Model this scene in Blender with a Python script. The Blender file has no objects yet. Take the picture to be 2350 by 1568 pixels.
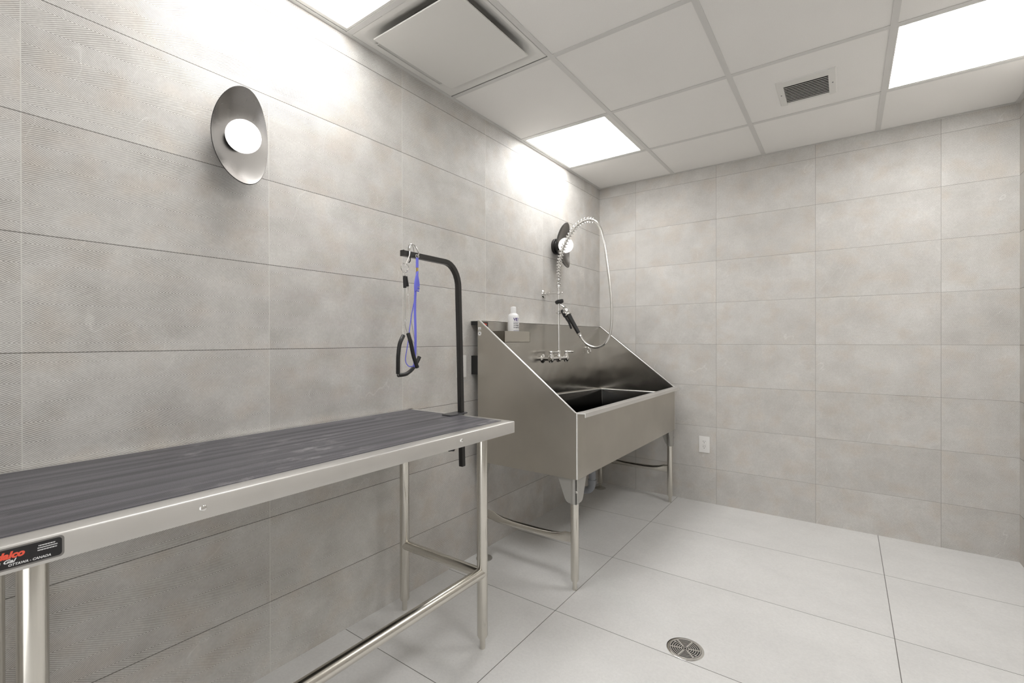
import bpy, bmesh, math
from mathutils import Vector, Matrix
R = math.radians
sc = bpy.context.scene
COL = sc.collection

# ------------------------------------------------------------------ camera, world, exposure
cam_d = bpy.data.cameras.new('camera')
cam_d.sensor_width = 36.0
cam_d.lens = 1067.36 / 2350 * 36
cam_d.clip_start = 0.02
cam = bpy.data.objects.new('camera', cam_d)
COL.objects.link(cam)
cr = Vector((0.812227, 0.583339, -0.001793)); cu = Vector((0.000285, 0.002678, 0.999996)); cf = Vector((-0.583342, 0.812224, -0.002009))
cam.matrix_world = Matrix(((cr.x, cu.x, -cf.x, 1.66606), (cr.y, cu.y, -cf.y, -3.57241), (cr.z, cu.z, -cf.z, 1.18199), (0, 0, 0, 1)))
sc.camera = cam
w = bpy.data.worlds.new('world'); sc.world = w; w.use_nodes = True
w.node_tree.nodes['Background'].inputs[0].default_value = (0.8, 0.8, 0.8, 1)
w.node_tree.nodes['Background'].inputs[1].default_value = 0.8
vs = sc.view_settings
vs.view_transform = 'Standard'; vs.look = 'None'; vs.gamma = 1.0; vs.use_curve_mapping = False
vs.exposure = 1.45
PANEL_STRENGTH = 4.8
GLOBE_STRENGTH = 0.50

# ------------------------------------------------------------------ dimensions (metres)
H = 2.438; W = 2.414; YN = -4.22
ROW0 = 0.2529

# ------------------------------------------------------------------ node helpers
class NT:
    def __init__(s, name):
        s.m = bpy.data.materials.new(name); s.m.use_nodes = True
        s.t = s.m.node_tree; s.p = s.t.nodes['Principled BSDF']; s.out = s.t.nodes['Material Output']
    def n(s, typ, **kw):
        nd = s.t.nodes.new(typ)
        for k, v in kw.items(): setattr(nd, k, v)
        return nd
    def l(s, a, b): s.t.links.new(a, b)
    def math(s, op, a, b=None, c=None, clamp=False):
        nd = s.n('ShaderNodeMath', operation=op, use_clamp=clamp)
        for i, v in enumerate((a, b, c)):
            if v is None: continue
            if isinstance(v, (int, float)): nd.inputs[i].default_value = v
            else: s.l(v, nd.inputs[i])
        return nd.outputs[0]
    def mix(s, fac, a, b, blend='MIX'):
        nd = s.n('ShaderNodeMix', data_type='RGBA', blend_type=blend)
        for i, v in ((0, fac), (6, a), (7, b)):
            if isinstance(v, (int, float)): nd.inputs[i].default_value = v
            elif isinstance(v, tuple): nd.inputs[i].default_value = (*v[:3], 1)
            else: s.l(v, nd.inputs[i])
        return nd.outputs[2]
    def rng(s, v, a, b, c=0.0, d=1.0):
        nd = s.n('ShaderNodeMapRange'); s.l(v, nd.inputs[0])
        for i, q in enumerate((a, b, c, d)): nd.inputs[i + 1].default_value = q
        return nd.outputs[0]
    def comb(s, x, y, z=0.0):
        nd = s.n('ShaderNodeCombineXYZ')
        for i, v in enumerate((x, y, z)):
            if isinstance(v, (int, float)): nd.inputs[i].default_value = v
            else: s.l(v, nd.inputs[i])
        return nd.outputs[0]
    def noise(s, vec, scale, detail=3.0, rough=0.5):
        nd = s.n('ShaderNodeTexNoise'); s.l(vec, nd.inputs['Vector'])
        nd.inputs['Scale'].default_value = scale; nd.inputs['Detail'].default_value = detail; nd.inputs['Roughness'].default_value = rough
        return nd.outputs[0]
    def pos(s):
        g = s.n('ShaderNodeNewGeometry'); x = s.n('ShaderNodeSeparateXYZ'); s.l(g.outputs['Position'], x.inputs[0])
        return x.outputs[0], x.outputs[1], x.outputs[2], g.outputs['Position']
    def col(s, v):
        if isinstance(v, tuple): s.p.inputs['Base Color'].default_value = (*v[:3], 1)
        else: s.l(v, s.p.inputs['Base Color'])
    def set(s, **kw):
        for k, v in kw.items():
            i = s.p.inputs[k.replace('_', ' ')]
            if isinstance(v, (int, float)): i.default_value = v
            else: s.l(v, i)
    def bump(s, h, dist, strength=1.0):
        b = s.n('ShaderNodeBump'); b.inputs['Strength'].default_value = strength; b.inputs['Distance'].default_value = dist
        s.l(h, b.inputs['Height']); s.l(b.outputs[0], s.p.inputs['Normal'])

def simple(name, col, rough=0.5, metal=0.0, **kw):
    s = NT(name); s.col(col); s.set(Roughness=rough, Metallic=metal, **kw); return s.m

def wall_tile(name, axis, u0, L, deep=1.0, jcol=(0.60, 0.59, 0.55), slot=1.0):
    """porcelain tile with a ribbed chevron relief, 0.3 m rows"""
    s = NT(name); X, Y, Z, P = s.pos()
    U = s.math('SUBTRACT', X if axis == 'x' else Y, u0)
    V = s.math('SUBTRACT', Z, ROW0)
    uf = s.math('DIVIDE', U, L); vf = s.math('DIVIDE', V, 0.3)
    iu = s.math('FLOOR', uf); iv = s.math('FLOOR', vf)
    fu = s.math('FRACT', uf); fv = s.math('FRACT', vf)
    du = s.math('MULTIPLY', s.math('MINIMUM', fu, s.math('SUBTRACT', 1.0, fu)), L)
    dv = s.math('MULTIPLY', s.math('MINIMUM', fv, s.math('SUBTRACT', 1.0, fv)), 0.3)
    # slot between rows is open and dark, slot between columns is filled flush
    gv = s.rng(dv, 0.0009 * slot, 0.0014 * slot, 1.0, 0.0)
    gu = s.rng(du, 0.0009, 0.0014, 1.0, 0.0)
    # per tile random
    wn = s.n('ShaderNodeTexWhiteNoise', noise_dimensions='2D'); s.l(s.comb(iu, iv), wn.inputs['Vector'])
    rnd = wn.outputs['Value']
    off = s.math('MULTIPLY', rnd, 37.0)
    vec = s.comb(s.math('ADD', U, off), V, off)
    # chevron
    v = s.math('MULTIPLY', fv, 0.3)
    wv = s.math('FRACT', s.math('DIVIDE', s.math('ADD', v, 0.025), 0.1))
    tri = s.math('SUBTRACT', 0.05, s.math('MULTIPLY', s.math('ABSOLUTE', s.math('SUBTRACT', wv, 0.5)), 0.1))
    wob = s.math('MULTIPLY', s.math('SUBTRACT', s.noise(vec, 60, 2), 0.5), 0.0016)
    ph = s.math('ADD', s.math('ADD', U, wob), s.math('DIVIDE', tri, 0.6))
    si = s.math('SINE', s.math('MULTIPLY', ph, 2 * math.pi / 0.0084))
    groove = s.math('POWER', s.math('MULTIPLY_ADD', si, 0.5, 0.5), 1.6)
    fade = s.rng(s.noise(vec, 7, 4, 0.6), 0.32, 0.72, 0.35, 1.0)
    g = s.math('MULTIPLY', groove, fade)
    # stone clouds, faint warm stains, thin pale veins
    cl = s.noise(vec, 4.5, 6, 0.62)
    base = s.mix(s.rng(cl, 0.3, 0.7), (0.605, 0.588, 0.56), (0.71, 0.698, 0.675))
    st = s.rng(s.noise(vec, 9, 3, 0.5), 0.48, 0.68)
    base = s.mix(s.math('MULTIPLY', st, 0.5), base, (0.60, 0.535, 0.465))
    fine = s.rng(s.noise(vec, 130, 3, 0.7), 0.25, 0.75, 0.90, 1.08)
    base = s.mix(1.0, base, s.comb(fine, fine, fine), 'MULTIPLY')
    tb = s.rng(rnd, 0, 1, 0.965, 1.03)
    base = s.mix(1.0, base, s.comb(tb, tb, tb), 'MULTIPLY')
    vd = s.comb(s.math('MULTIPLY_ADD', V, -0.9, s.math('MULTIPLY', U, 1.5)), s.math('MULTIPLY_ADD', U, 0.35, s.math('MULTIPLY', V, 0.5)), off)
    vn = s.math('ABSOLUTE', s.math('SUBTRACT', s.noise(vd, 3.1, 3, 0.5), 0.5))
    vein = s.math('MULTIPLY', s.rng(vn, 0.0, 0.0045, 1.0, 0.0), s.rng(s.noise(vec, 6.0, 2), 0.55, 0.64))
    base = s.mix(s.math('MULTIPLY', vein, 0.5), base, (0.86, 0.85, 0.82))
    base = s.mix(s.math('MULTIPLY', g, 0.92 * deep), base, (0.19, 0.17, 0.15))
    base = s.mix(gu, base, jcol)
    base = s.mix(gv if slot > 0.8 else s.math('MULTIPLY', gv, 0.6), base, (0.13, 0.12, 0.105))
    s.col(base)
    s.set(Roughness=0.52)
    s.p.inputs['Specular IOR Level'].default_value = 0.35
    hgt = s.math('SUBTRACT', s.math('MULTIPLY', s.math('SUBTRACT', 1.0, g), 0.6), s.math('MULTIPLY', gv, 1.5))
    s.bump(hgt, 0.0009 * deep, 0.7)
    return s.m

def floor_tile():
    s = NT('floor_porcelain'); X, Y, Z, P = s.pos()
    uf = s.math('DIVIDE', s.math('SUBTRACT', X, 0.632), 1.19); vf = s.math('DIVIDE', s.math('SUBTRACT', Y, -0.586), 0.613)
    iu = s.math('FLOOR', uf); iv = s.math('FLOOR', vf); fu = s.math('FRACT', uf); fv = s.math('FRACT', vf)
    du = s.math('MULTIPLY', s.math('MINIMUM', fu, s.math('SUBTRACT', 1.0, fu)), 1.19)
    dv = s.math('MULTIPLY', s.math('MINIMUM', fv, s.math('SUBTRACT', 1.0, fv)), 0.613)
    d = s.math('MINIMUM', du, dv); g = s.rng(d, 0.0009, 0.0016, 1.0, 0.0)
    wn = s.n('ShaderNodeTexWhiteNoise', noise_dimensions='2D'); s.l(s.comb(iu, iv), wn.inputs['Vector'])
    off = s.math('MULTIPLY', wn.outputs['Value'], 51.0); vec = s.comb(s.math('ADD', X, off), Y, off)
    c = s.rng(s.noise(vec, 3.2, 7, 0.65), 0.3, 0.7)
    base = s.mix(c, (0.665, 0.66, 0.65), (0.745, 0.74, 0.73))
    f = s.rng(s.noise(vec, 90, 4, 0.75), 0.25, 0.75, 0.93, 1.05)
    base = s.mix(1.0, base, s.comb(f, f, f), 'MULTIPLY')
    sp = s.rng(s.noise(vec, 210, 1, 0.5), 0.74, 0.78)
    base = s.mix(s.math('MULTIPLY', sp, 0.45), base, (0.3, 0.28, 0.26))
    base = s.mix(g, base, (0.10, 0.095, 0.085))
    s.col(base); s.set(Roughness=s.rng(s.noise(vec, 14, 4), 0.3, 0.7, 0.42, 0.55))
    s.bump(s.math('SUBTRACT', s.math('MULTIPLY', f, 0.1), g), 0.001, 0.5)
    return s.m

def steel(name, col=(0.60, 0.575, 0.53), rough=0.27, stretch=(1, 1, 60), amt=0.35, bump=0.0, aniso=0.0, cv=1.0):
    """brushed stainless; the grain runs across the stretched axis"""
    s = NT(name); X, Y, Z, P = s.pos()
    mp = s.n('ShaderNodeMapping'); s.l(P, mp.inputs[0]); mp.inputs['Scale'].default_value = stretch
    n = s.noise(mp.outputs[0], 9, 4, 0.6)
    k = s.rng(n, 0.3, 0.7, 1 - 0.02 * cv, 1 + 0.02 * cv)
    big = s.rng(s.noise(P, 5, 3), 0.3, 0.7, 0.95, 1.04)
    kk = s.math('MULTIPLY', k, big)
    s.col(s.mix(1.0, col, s.comb(kk, kk, kk), 'MULTIPLY'))
    s.set(Metallic=1.0, Roughness=s.rng(n, 0.25, 0.75, rough * (1 - amt * 0.4), rough * (1 + amt * 0.4)))
    if aniso:
        gn = s.n('ShaderNodeNewGeometry'); cx = s.n('ShaderNodeVectorMath', operation='CROSS_PRODUCT')
        s.l(gn.outputs['True Normal'], cx.inputs[0]); cx.inputs[1].default_value = (0, 0, 1)
        s.l(cx.outputs[0], s.p.inputs['Tangent']); s.set(Anisotropic=aniso)
    if bump: s.bump(s.noise(P, 3.5, 2), bump, 1.0)
    return s.m

def rubber():
    s = NT('ribbed_rubber'); X, Y, Z, P = s.pos()
    a = s.noise(s.comb(s.math('MULTIPLY', X, 30), s.math('MULTIPLY', Y, 0.8)), 1.3, 3, 0.5)
    b = s.noise(s.comb(s.math('MULTIPLY', X, 9), s.math('MULTIPLY', Y, 4.0)), 2.0, 5, 0.7)
    scf = s.math('MULTIPLY', s.rng(b, 0.53, 0.66), s.rng(s.noise(P, 2.6, 2), 0.45, 0.60))
    base = s.mix(s.rng(a, 0.36, 0.64), (0.062, 0.060, 0.070), (0.115, 0.111, 0.125))
    base = s.mix(s.math('MULTIPLY', scf, 0.7), base, (0.32, 0.31, 0.32))
    f = s.rng(s.noise(P, 420, 2, 0.6), 0.3, 0.7, 0.8, 1.2)
    base = s.mix(1.0, base, s.comb(f, f, f), 'MULTIPLY')
    s.col(base); s.set(Roughness=s.rng(a, 0.3, 0.7, 0.50, 0.36))
    rib = s.math('SINE', s.math('MULTIPLY', X, 2 * math.pi / 0.004))
    s.bump(rib, 0.0003, 0.6)
    return s.m

def acoustic():
    s = NT('ceiling_tile_board'); X, Y, Z, P = s.pos()
    f = s.rng(s.noise(P, 330, 3, 0.7), 0.25, 0.75, 0.955, 1.03)
    c = s.rng(s.noise(P, 2.2, 2), 0.3, 0.7, 0.985, 1.01)
    k = s.math('MULTIPLY', f, c)
    s.col(s.mix(1.0, (0.86, 0.845, 0.82), s.comb(k, k, k), 'MULTIPLY')); s.set(Roughness=0.9)
    s.bump(s.noise(P, 330, 3, 0.7), 0.0006, 0.5)
    return s.m

def emissive(name, col, strength):
    s = NT(name); s.col((0.8, 0.8, 0.8)); s.set(Roughness=0.5)
    s.p.inputs['Emission Color'].default_value = (*col, 1); s.p.inputs['Emission Strength'].default_value = strength
    return s.m

M = dict(
    tile_l=wall_tile('ribbed_tile_left', 'y', -2.7323, 0.6119, 1.0, (0.64, 0.63, 0.59), 0.85),
    tile_b=wall_tile('ribbed_tile_back', 'x', 0.3098, 0.5985, 0.72, (0.34, 0.33, 0.31), 0.8),
    tile_r=wall_tile('ribbed_tile_right', 'y', -0.25, 0.6119, 0.7),
    floor=floor_tile(), board=acoustic(),
    tee=simple('ceiling_tee_white', (0.66, 0.65, 0.63), 0.45),
    white=simple('white_enamel', (0.74, 0.73, 0.70), 0.4),
    void=simple('dark_void', (0.02, 0.02, 0.02), 0.9),
    light=emissive('light_panel_glow', (1.0, 0.99, 0.975), PANEL_STRENGTH),
    globe=emissive('globe_glow', (1.0, 0.975, 0.93), GLOBE_STRENGTH),
    steel=steel('brushed_steel_sheet', (0.55, 0.522, 0.47), 0.30, (110, 110, 1.5), 0.12, bump=0.0, aniso=0.7, cv=0.4),
    steel_in_shaded=steel('shaded_inner_steel', (0.50, 0.48, 0.445), 0.22, (110, 110, 1.5), 0.12, bump=0.006, aniso=0.75, cv=0.4),  # sheet steel toned darker, painting in the dim reflections inside the tub
    basin=steel('shaded_basin_steel', (0.10, 0.098, 0.094), 0.16, (110, 110, 1.5), 0.25),  # near-black colour paints the shade and dark reflections of the steel bowl
    steel_rim=steel('brushed_steel_rim', (0.84, 0.832, 0.815), 0.33, (60, 1.5, 60), 0.2, cv=0.4),
    tube=steel('polished_steel_tube', (0.68, 0.655, 0.60), 0.17, (60, 60, 1.0), 0.3),
    tube_h=steel('polished_steel_rail', (0.68, 0.655, 0.60), 0.22, (60, 1.0, 60), 0.3),
    gusset=simple('satin_gusset', (0.42, 0.41, 0.385), 0.42, 0.55),
    chrome=simple('chrome', (0.78, 0.77, 0.75), 0.08, 1.0),
    hose=steel('braided_steel_hose', (0.72, 0.71, 0.68), 0.24, (1, 1, 1), 0.3),
    black=simple('black_powder_coat', (0.018, 0.017, 0.016), 0.28),
    blackm=simple('black_plate', (0.06, 0.06, 0.065), 0.35),
    grip=simple('black_rubber_grip', (0.012, 0.012, 0.012), 0.38),
    mat=rubber(),
    blue=simple('blue_nylon', (0.16, 0.17, 0.72), 0.6),
    clear=simple('coated_cable', (0.50, 0.49, 0.46), 0.3, 0.35),
    shell=steel('brushed_dark_nickel', (0.25, 0.24, 0.23), 0.27, (9, 9, 9), 0.05, cv=0.3),
    shell_b=simple('matte_black_metal', (0.025, 0.024, 0.023), 0.5, 0.3),
    plastic=simple('white_plastic', (0.80, 0.79, 0.77), 0.3),
    bottle=simple('white_bottle_plastic', (0.86, 0.86, 0.86), 0.32),
    slot=simple('socket_slot', (0.06, 0.055, 0.05), 0.5),
    purple=simple('purple_ink', (0.075, 0.045, 0.22), 0.5),
    ink=simple('dark_ink', (0.11, 0.11, 0.13), 0.5),
    red=simple('red_ink', (0.80, 0.105, 0.06), 0.5),
    whitei=simple('white_ink', (0.75, 0.75, 0.75), 0.5),
    plate=simple('nameplate_black', (0.017, 0.016, 0.017), 0.35),
    plate_e=simple('nameplate_edge', (0.30, 0.29, 0.28), 0.35, 0.8),
    pvc=simple('grey_pvc', (0.23, 0.24, 0.26), 0.45),
    brass=simple('brass_clip', (0.55, 0.42, 0.16), 0.3, 1.0),
)

# ------------------------------------------------------------------ mesh builder
def catmull(P, n=8, closed=False):
    P = [Vector(p) for p in P]; out = []; N = len(P)
    for i in range(N if closed else N - 1):
        if closed: p0, p1, p2, p3 = P[i - 1], P[i], P[(i + 1) % N], P[(i + 2) % N]
        else:
            p1, p2 = P[i], P[i + 1]
            p0 = P[i - 1] if i > 0 else p1 * 2 - p2
            p3 = P[i + 2] if i + 2 < N else p2 * 2 - p1
        for k in range(n):
            t = k / n
            out.append(0.5 * ((2 * p1) + (p2 - p0) * t + (2 * p0 - 5 * p1 + 4 * p2 - p3) * t * t + (3 * p1 - p0 - 3 * p2 + p3) * t ** 3))
    if not closed: out.append(P[-1])
    return out

class MB:
    def __init__(s): s.v = []; s.f = []
    def add(s, vs, fs):
        o = len(s.v); s.v += [Vector(v) for v in vs]; s.f += [tuple(i + o for i in f) for f in fs]; return s
    def box(s, x0, x1, y0, y1, z0, z1):
        return s.add([(x, y, z) for x in (x0, x1) for y in (y0, y1) for z in (z0, z1)],
                     [(0, 1, 3, 2), (4, 6, 7, 5), (0, 4, 5, 1), (2, 3, 7, 6), (0, 2, 6, 4), (1, 5, 7, 3)])
    def prism(s, poly, axis, a, b):
        def mk(p, t):
            return {'x': (t, p[0], p[1]), 'y': (p[0], t, p[1]), 'z': (p[0], p[1], t)}[axis]
        n = len(poly)
        vs = [mk(p, a) for p in poly] + [mk(p, b) for p in poly]
        fs = [tuple(range(n)), tuple(range(2 * n - 1, n - 1, -1))] + [(i, i + n, (i + 1) % n + n, (i + 1) % n) for i in range(n)]
        return s.add(vs, fs)
    def tube(s, path, r, seg=12, closed=False, flat=None):
        """flat: list of (wide, thin) multipliers or None"""
        P = [Vector(p) for p in path]; n = len(P)
        rs = r if isinstance(r, (list, tuple)) else [r] * n
        T = []
        for i in range(n):
            a = P[i - 1] if (i > 0 or closed) else P[i]; b = P[(i + 1) % n] if (i < n - 1 or closed) else P[i]
            T.append((b - a).normalized())
        ref = Vector((0, 0, 1)) if abs(T[0].z) < 0.9 else Vector((0, 1, 0))
        N = (ref - T[0] * ref.dot(T[0])).normalized(); vs = []
        for i in range(n):
            N = (N - T[i] * N.dot(T[i])).normalized(); B = T[i].cross(N)
            fa, fb = flat[i] if flat else (1, 1)
            for k in range(seg):
                a = 2 * math.pi * k / seg
                vs.append(P[i] + N * math.cos(a) * rs[i] * fa + B * math.sin(a) * rs[i] * fb)
        fs = []
        for i in range(n if closed else n - 1):
            j = (i + 1) % n
            for k in range(seg):
                fs.append((i * seg + k, i * seg + (k + 1) % seg, j * seg + (k + 1) % seg, j * seg + k))
        if not closed: fs += [tuple(range(seg - 1, -1, -1)), tuple((n - 1) * seg + k for k in range(seg))]
        return s.add(vs, fs)
    def cyl(s, a, b, r, r2=None, seg=24): return s.tube([a, b], [r, r if r2 is None else r2], seg)
    def lathe(s, c, prof, axis='z', seg=28):
        """prof: (radius, height) pairs about an axis through c"""
        c = Vector(c); vs = []; n = len(prof)
        for r, h in prof:
            for k in range(seg):
                a = 2 * math.pi * k / seg; u, v = r * math.cos(a), r * math.sin(a)
                vs.append(c + Vector({'z': (u, v, h), 'x': (h, u, v), 'y': (u, h, v)}[axis]))
        fs = [(i * seg + k, i * seg + (k + 1) % seg, (i + 1) * seg + (k + 1) % seg, (i + 1) * seg + k) for i in range(n - 1) for k in range(seg)]
        fs += [tuple(range(seg - 1, -1, -1)), tuple((n - 1) * seg + k for k in range(seg))]
        return s.add(vs, fs)
    def sphere(s, c, r, seg=32):
        pr = [(r * math.sin(math.pi * i / 16), -r * math.cos(math.pi * i / 16)) for i in range(1, 16)]
        return s.lathe(c, pr, 'z', seg)
    def ring(s, c, R_, r, axis='z', seg=32, sub=8, ry=None):
        c = Vector(c); pts = []
        for k in range(seg):
            a = 2 * math.pi * k / seg; u, v = R_ * math.cos(a), (ry or R_) * math.sin(a)
            pts.append(c + Vector({'z': (u, v, 0), 'x': (0, u, v), 'y': (u, 0, v)}[axis]))
        return s.tube(pts, r, sub, closed=True)
    def build(s, name, mat, parent=None, bevel=0.0, bseg=2, ang=0.6):
        base = Vector(parent['_w']) if parent is not None else Vector((0, 0, 0))
        me = bpy.data.meshes.new(name); me.from_pydata([tuple(v - base) for v in s.v], [], s.f)
        bm = bmesh.new(); bm.from_mesh(me); bmesh.ops.recalc_face_normals(bm, faces=bm.faces)
        if bevel:
            es = [e for e in bm.edges if len(e.link_faces) == 2 and e.calc_face_angle(0) > 0.5]
            bmesh.ops.bevel(bm, geom=es, offset=bevel, segments=bseg, affect='EDGES', clamp_overlap=True)
        for f in bm.faces: f.smooth = True
        for e in bm.edges:
            if len(e.link_faces) != 2 or e.calc_face_angle(0) > ang: e.smooth = False
        bm.to_mesh(me); bm.free()
        o = bpy.data.objects.new(name, me); COL.objects.link(o)
        if mat: me.materials.append(M[mat])
        if parent is not None:
            if '_m' in parent:                        # parent is itself a part
                o.parent = parent; o['_w'] = parent['_w']
            else: o.parent = parent; o['_w'] = parent['_w']
        else: o['_w'] = (0.0, 0.0, 0.0)
        o['_m'] = 1
        return o

def thing(name, label, cat, loc=(0, 0, 0), group=None):
    o = bpy.data.objects.new(name, None); COL.objects.link(o); o.location = loc; o.empty_display_size = 0.05
    o['label'] = label; o['category'] = cat; o['_w'] = tuple(float(q) for q in loc)
    if group: o['group'] = group
    return o

def text_mesh(body, size, extrude=0.0002, shear=0.0, offset=0.0):
    c = bpy.data.curves.new('t', 'FONT'); c.body = body; c.size = size; c.extrude = extrude; c.shear = shear; c.offset = offset
    c.resolution_u = 3
    o = bpy.data.objects.new('t', c); COL.objects.link(o)
    dg = bpy.context.evaluated_depsgraph_get(); me = o.evaluated_get(dg).to_mesh()
    vs = [tuple(v.co) for v in me.vertices]; fs = [tuple(p.vertices) for p in me.polygons]
    o.evaluated_get(dg).to_mesh_clear(); bpy.data.objects.remove(o); bpy.data.curves.remove(c)
    return vs, fs

def text_obj(name, body, size, fn, mat, parent, **kw):
    vs, fs = text_mesh(body, size, **kw); mb = MB(); mb.add([fn(*v) for v in vs], fs)
    return mb.build(name, mat, parent)

def struct(name, mb, mat, **kw):
    o = mb.build(name, mat, **kw); o['kind'] = 'structure'; return o

# ------------------------------------------------------------------ room
struct('floor', MB().box(-0.1, W + 0.1, YN - 0.1, 0.1, -0.08, 0.0), 'floor')
struct('wall_left', MB().box(-0.1, 0.0, YN - 0.1, 0.1, 0.0, 2.62), 'tile_l')
struct('wall_back', MB().box(0.0, W, 0.0, 0.1, 0.0, 2.62), 'tile_b')
struct('wall_right', MB().box(W, W + 0.1, YN - 0.1, 0.1, 0.0, 2.62), 'tile_r')
struct('wall_near', MB().box(0.0, 0.75, YN - 0.1, YN, 0.0, 2.62).box(1.95, W, YN - 0.1, YN, 0.0, 2.62).box(0.75, 1.95, YN - 0.1, YN, 2.15, 2.62), 'tile_b')  # unseen doorway gap, added so world light enters as fill

XS = [0.0, 0.607, 1.213, 1.822, W]
YS = [0.0, -0.558, -1.168, -1.795, -2.415, -3.025, -3.635, YN]
LIGHTS = {(0, 1), (3, 1), (0, 4), (3, 4)}
DIFF = (0, 3); VENT = (2, 1)
cm = MB(); cm.box(-0.1, W + 0.1, YN - 0.1, 0.1, 2.62, 2.70)
for i in range(4):
    for j in range(7):
        if (i, j) in LIGHTS or (i, j) == DIFF: continue
        x0, x1, y1, y0 = XS[i] + 0.003, XS[i + 1] - 0.003, YS[j] - 0.003, YS[j + 1] + 0.003
        if (i, j) == VENT:
            a0, a1, b0, b1 = 1.412, 1.600, -0.925, -0.728
            cm.box(x0, a0, y0, y1, 2.4395, 2.455); cm.box(a1, x1, y0, y1, 2.4395, 2.455)
            cm.box(a0, a1, y0, b0, 2.4395, 2.455); cm.box(a0, a1, b1, y1, 2.4395, 2.455)
        else: cm.box(x0, x1, y0, y1, 2.4395, 2.455)
ceil = struct('ceiling', cm, 'board')
g = MB(); T = 0.012
for x in XS[1:4]: g.box(x - T, x + T, YN, 0, 2.4365, 2.439).box(x - 0.002, x + 0.002, YN, 0, 2.439, 2.475)
for y in YS[1:7]:
    for i in range(4):
        g.box(XS[i] + (T if i else 0), XS[i + 1] - (T if i < 3 else 0), y - T, y + T, 2.4368, 2.439)
g.box(0.0, 0.019, YN, 0, 2.4362, 2.4378).box(W - 0.019, W, YN, 0, 2.4362, 2.4378)
g.box(0.019, W - 0.019, -0.019, 0, 2.4362, 2.4378).box(0.019, W - 0.019, YN, YN + 0.019, 2.4362, 2.4378)
gr = g.build('ceiling_grid', 'tee', ceil); gr['kind'] = 'structure'

# ------------------------------------------------------------------ ceiling light panels
def light_panel(i, j, label):
    x0, x1, y1, y0 = XS[i] + 0.013, XS[i + 1] - 0.013, YS[j] - 0.013, YS[j + 1] + 0.013
    if i == 0: x0 = 0.020
    if i == 3: x1 = W - 0.020
    a0, a1, b0, b1 = x0 + 0.017, x1 - 0.030, y0 + 0.010, y1 - 0.010
    if i == 3: a0, a1 = x0 + 0.005, x1 - 0.012
    t = thing('ceiling_light_panel', label, 'ceiling light', ((x0 + x1) / 2, (y0 + y1) / 2, 2.4385), 'flat square light panels in the ceiling grid')
    f = MB(); z0, z1 = 2.4385, 2.4515
    f.box(x0, a0, y0, y1, z0, z1).box(a1, x1, y0, y1, z0, z1).box(a0, a1, y0, b0, z0, z1).box(a0, a1, b1, y1, z0, z1)
    f.box(x0, x1, y0, y1, 2.452, 2.49)
    f.build('frame', 'white', t)
    MB().box(a0, a1, b0, b1, 2.4460, 2.4500).build('lens', 'light', t)['label'] = 'glowing white lens'
light_panel(0, 1, 'square glowing ceiling light beside the left wall, above the steel tub')
light_panel(3, 1, 'glowing ceiling light at the right photo edge, right of the exhaust vent')
light_panel(0, 4, 'glowing ceiling light cut off by the top edge, beside the square air diffuser')
light_panel(3, 4, 'glowing ceiling light behind the camera near the right wall, outside the photo')

# ------------------------------------------------------------------ square plaque air diffuser
def diffuser():
    x0, x1, y1, y0 = 0.020, XS[1] - 0.014, YS[3] - 0.018, YS[4] + 0.013
    t = thing('air_diffuser', 'white square ceiling air diffuser with flat hanging plate, against the left wall', 'air diffuser', ((x0 + x1) / 2, (y0 + y1) / 2, 2.437))
    cx, cy = 0.312, -2.112; n = 64
    def sq(hx, hy, p, z, cx=cx, cy=cy):
        o = []
        for k in range(n):
            a = 2 * math.pi * k / n; c, s = math.cos(a), math.sin(a)
            q = (abs(c) ** p + abs(s) ** p) ** (-1 / p) if p < 60 else 1 / max(abs(c), abs(s))
            o.append((cx + hx * c * q, cy + hy * s * q, z))
        return o
    ccx, ccy = (x0 + x1) / 2, (y0 + y1) / 2
    rings = [sq((x1 - x0) / 2, (y1 - y0) / 2, 60, 2.437, ccx, ccy), sq(0.268, 0.272, 22, 2.4372), sq(0.262, 0.264, 14, 2.440), sq(0.235, 0.238, 9, 2.452), sq(0.205, 0.208, 7, 2.475),
             sq(0.18, 0.18, 5, 2.505), sq(0.15, 0.15, 4, 2.52), sq(0.145, 0.145, 4, 2.58)]
    vs = [v for r in rings for v in r]
    fs = [(i * n + k, i * n + (k + 1) % n, (i + 1) * n + (k + 1) % n, (i + 1) * n + k) for i in range(len(rings) - 1) for k in range(n)]
    fs.append(tuple((len(rings) - 1) * n + k for k in range(n)))
    MB().add(vs, fs).build('back_pan', 'white', t)
    MB().tube(catmull([(0.082, -2.305, 2.4365), (0.058, -2.300, 2.4365), (0.050, -2.280, 2.4365), (0.050, -1.950, 2.4365), (0.058, -1.930, 2.4365), (0.082, -1.925, 2.4365)], 4), 0.0022, 8).build('pan_bead', 'white', t)
    MB().box(0.083, 0.541, -2.345, -1.880, 2.4235, 2.4285).build('face_plate', 'white', t, bevel=0.0015)
    for sx in (-1, 1):
        for sy in (-1, 1): MB().cyl((cx + sx * 0.14, cy + sy * 0.14, 2.4285), (cx + sx * 0.14, cy + sy * 0.14, 2.51), 0.004, seg=8).build('hanger', 'white', t)
diffuser()

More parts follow.
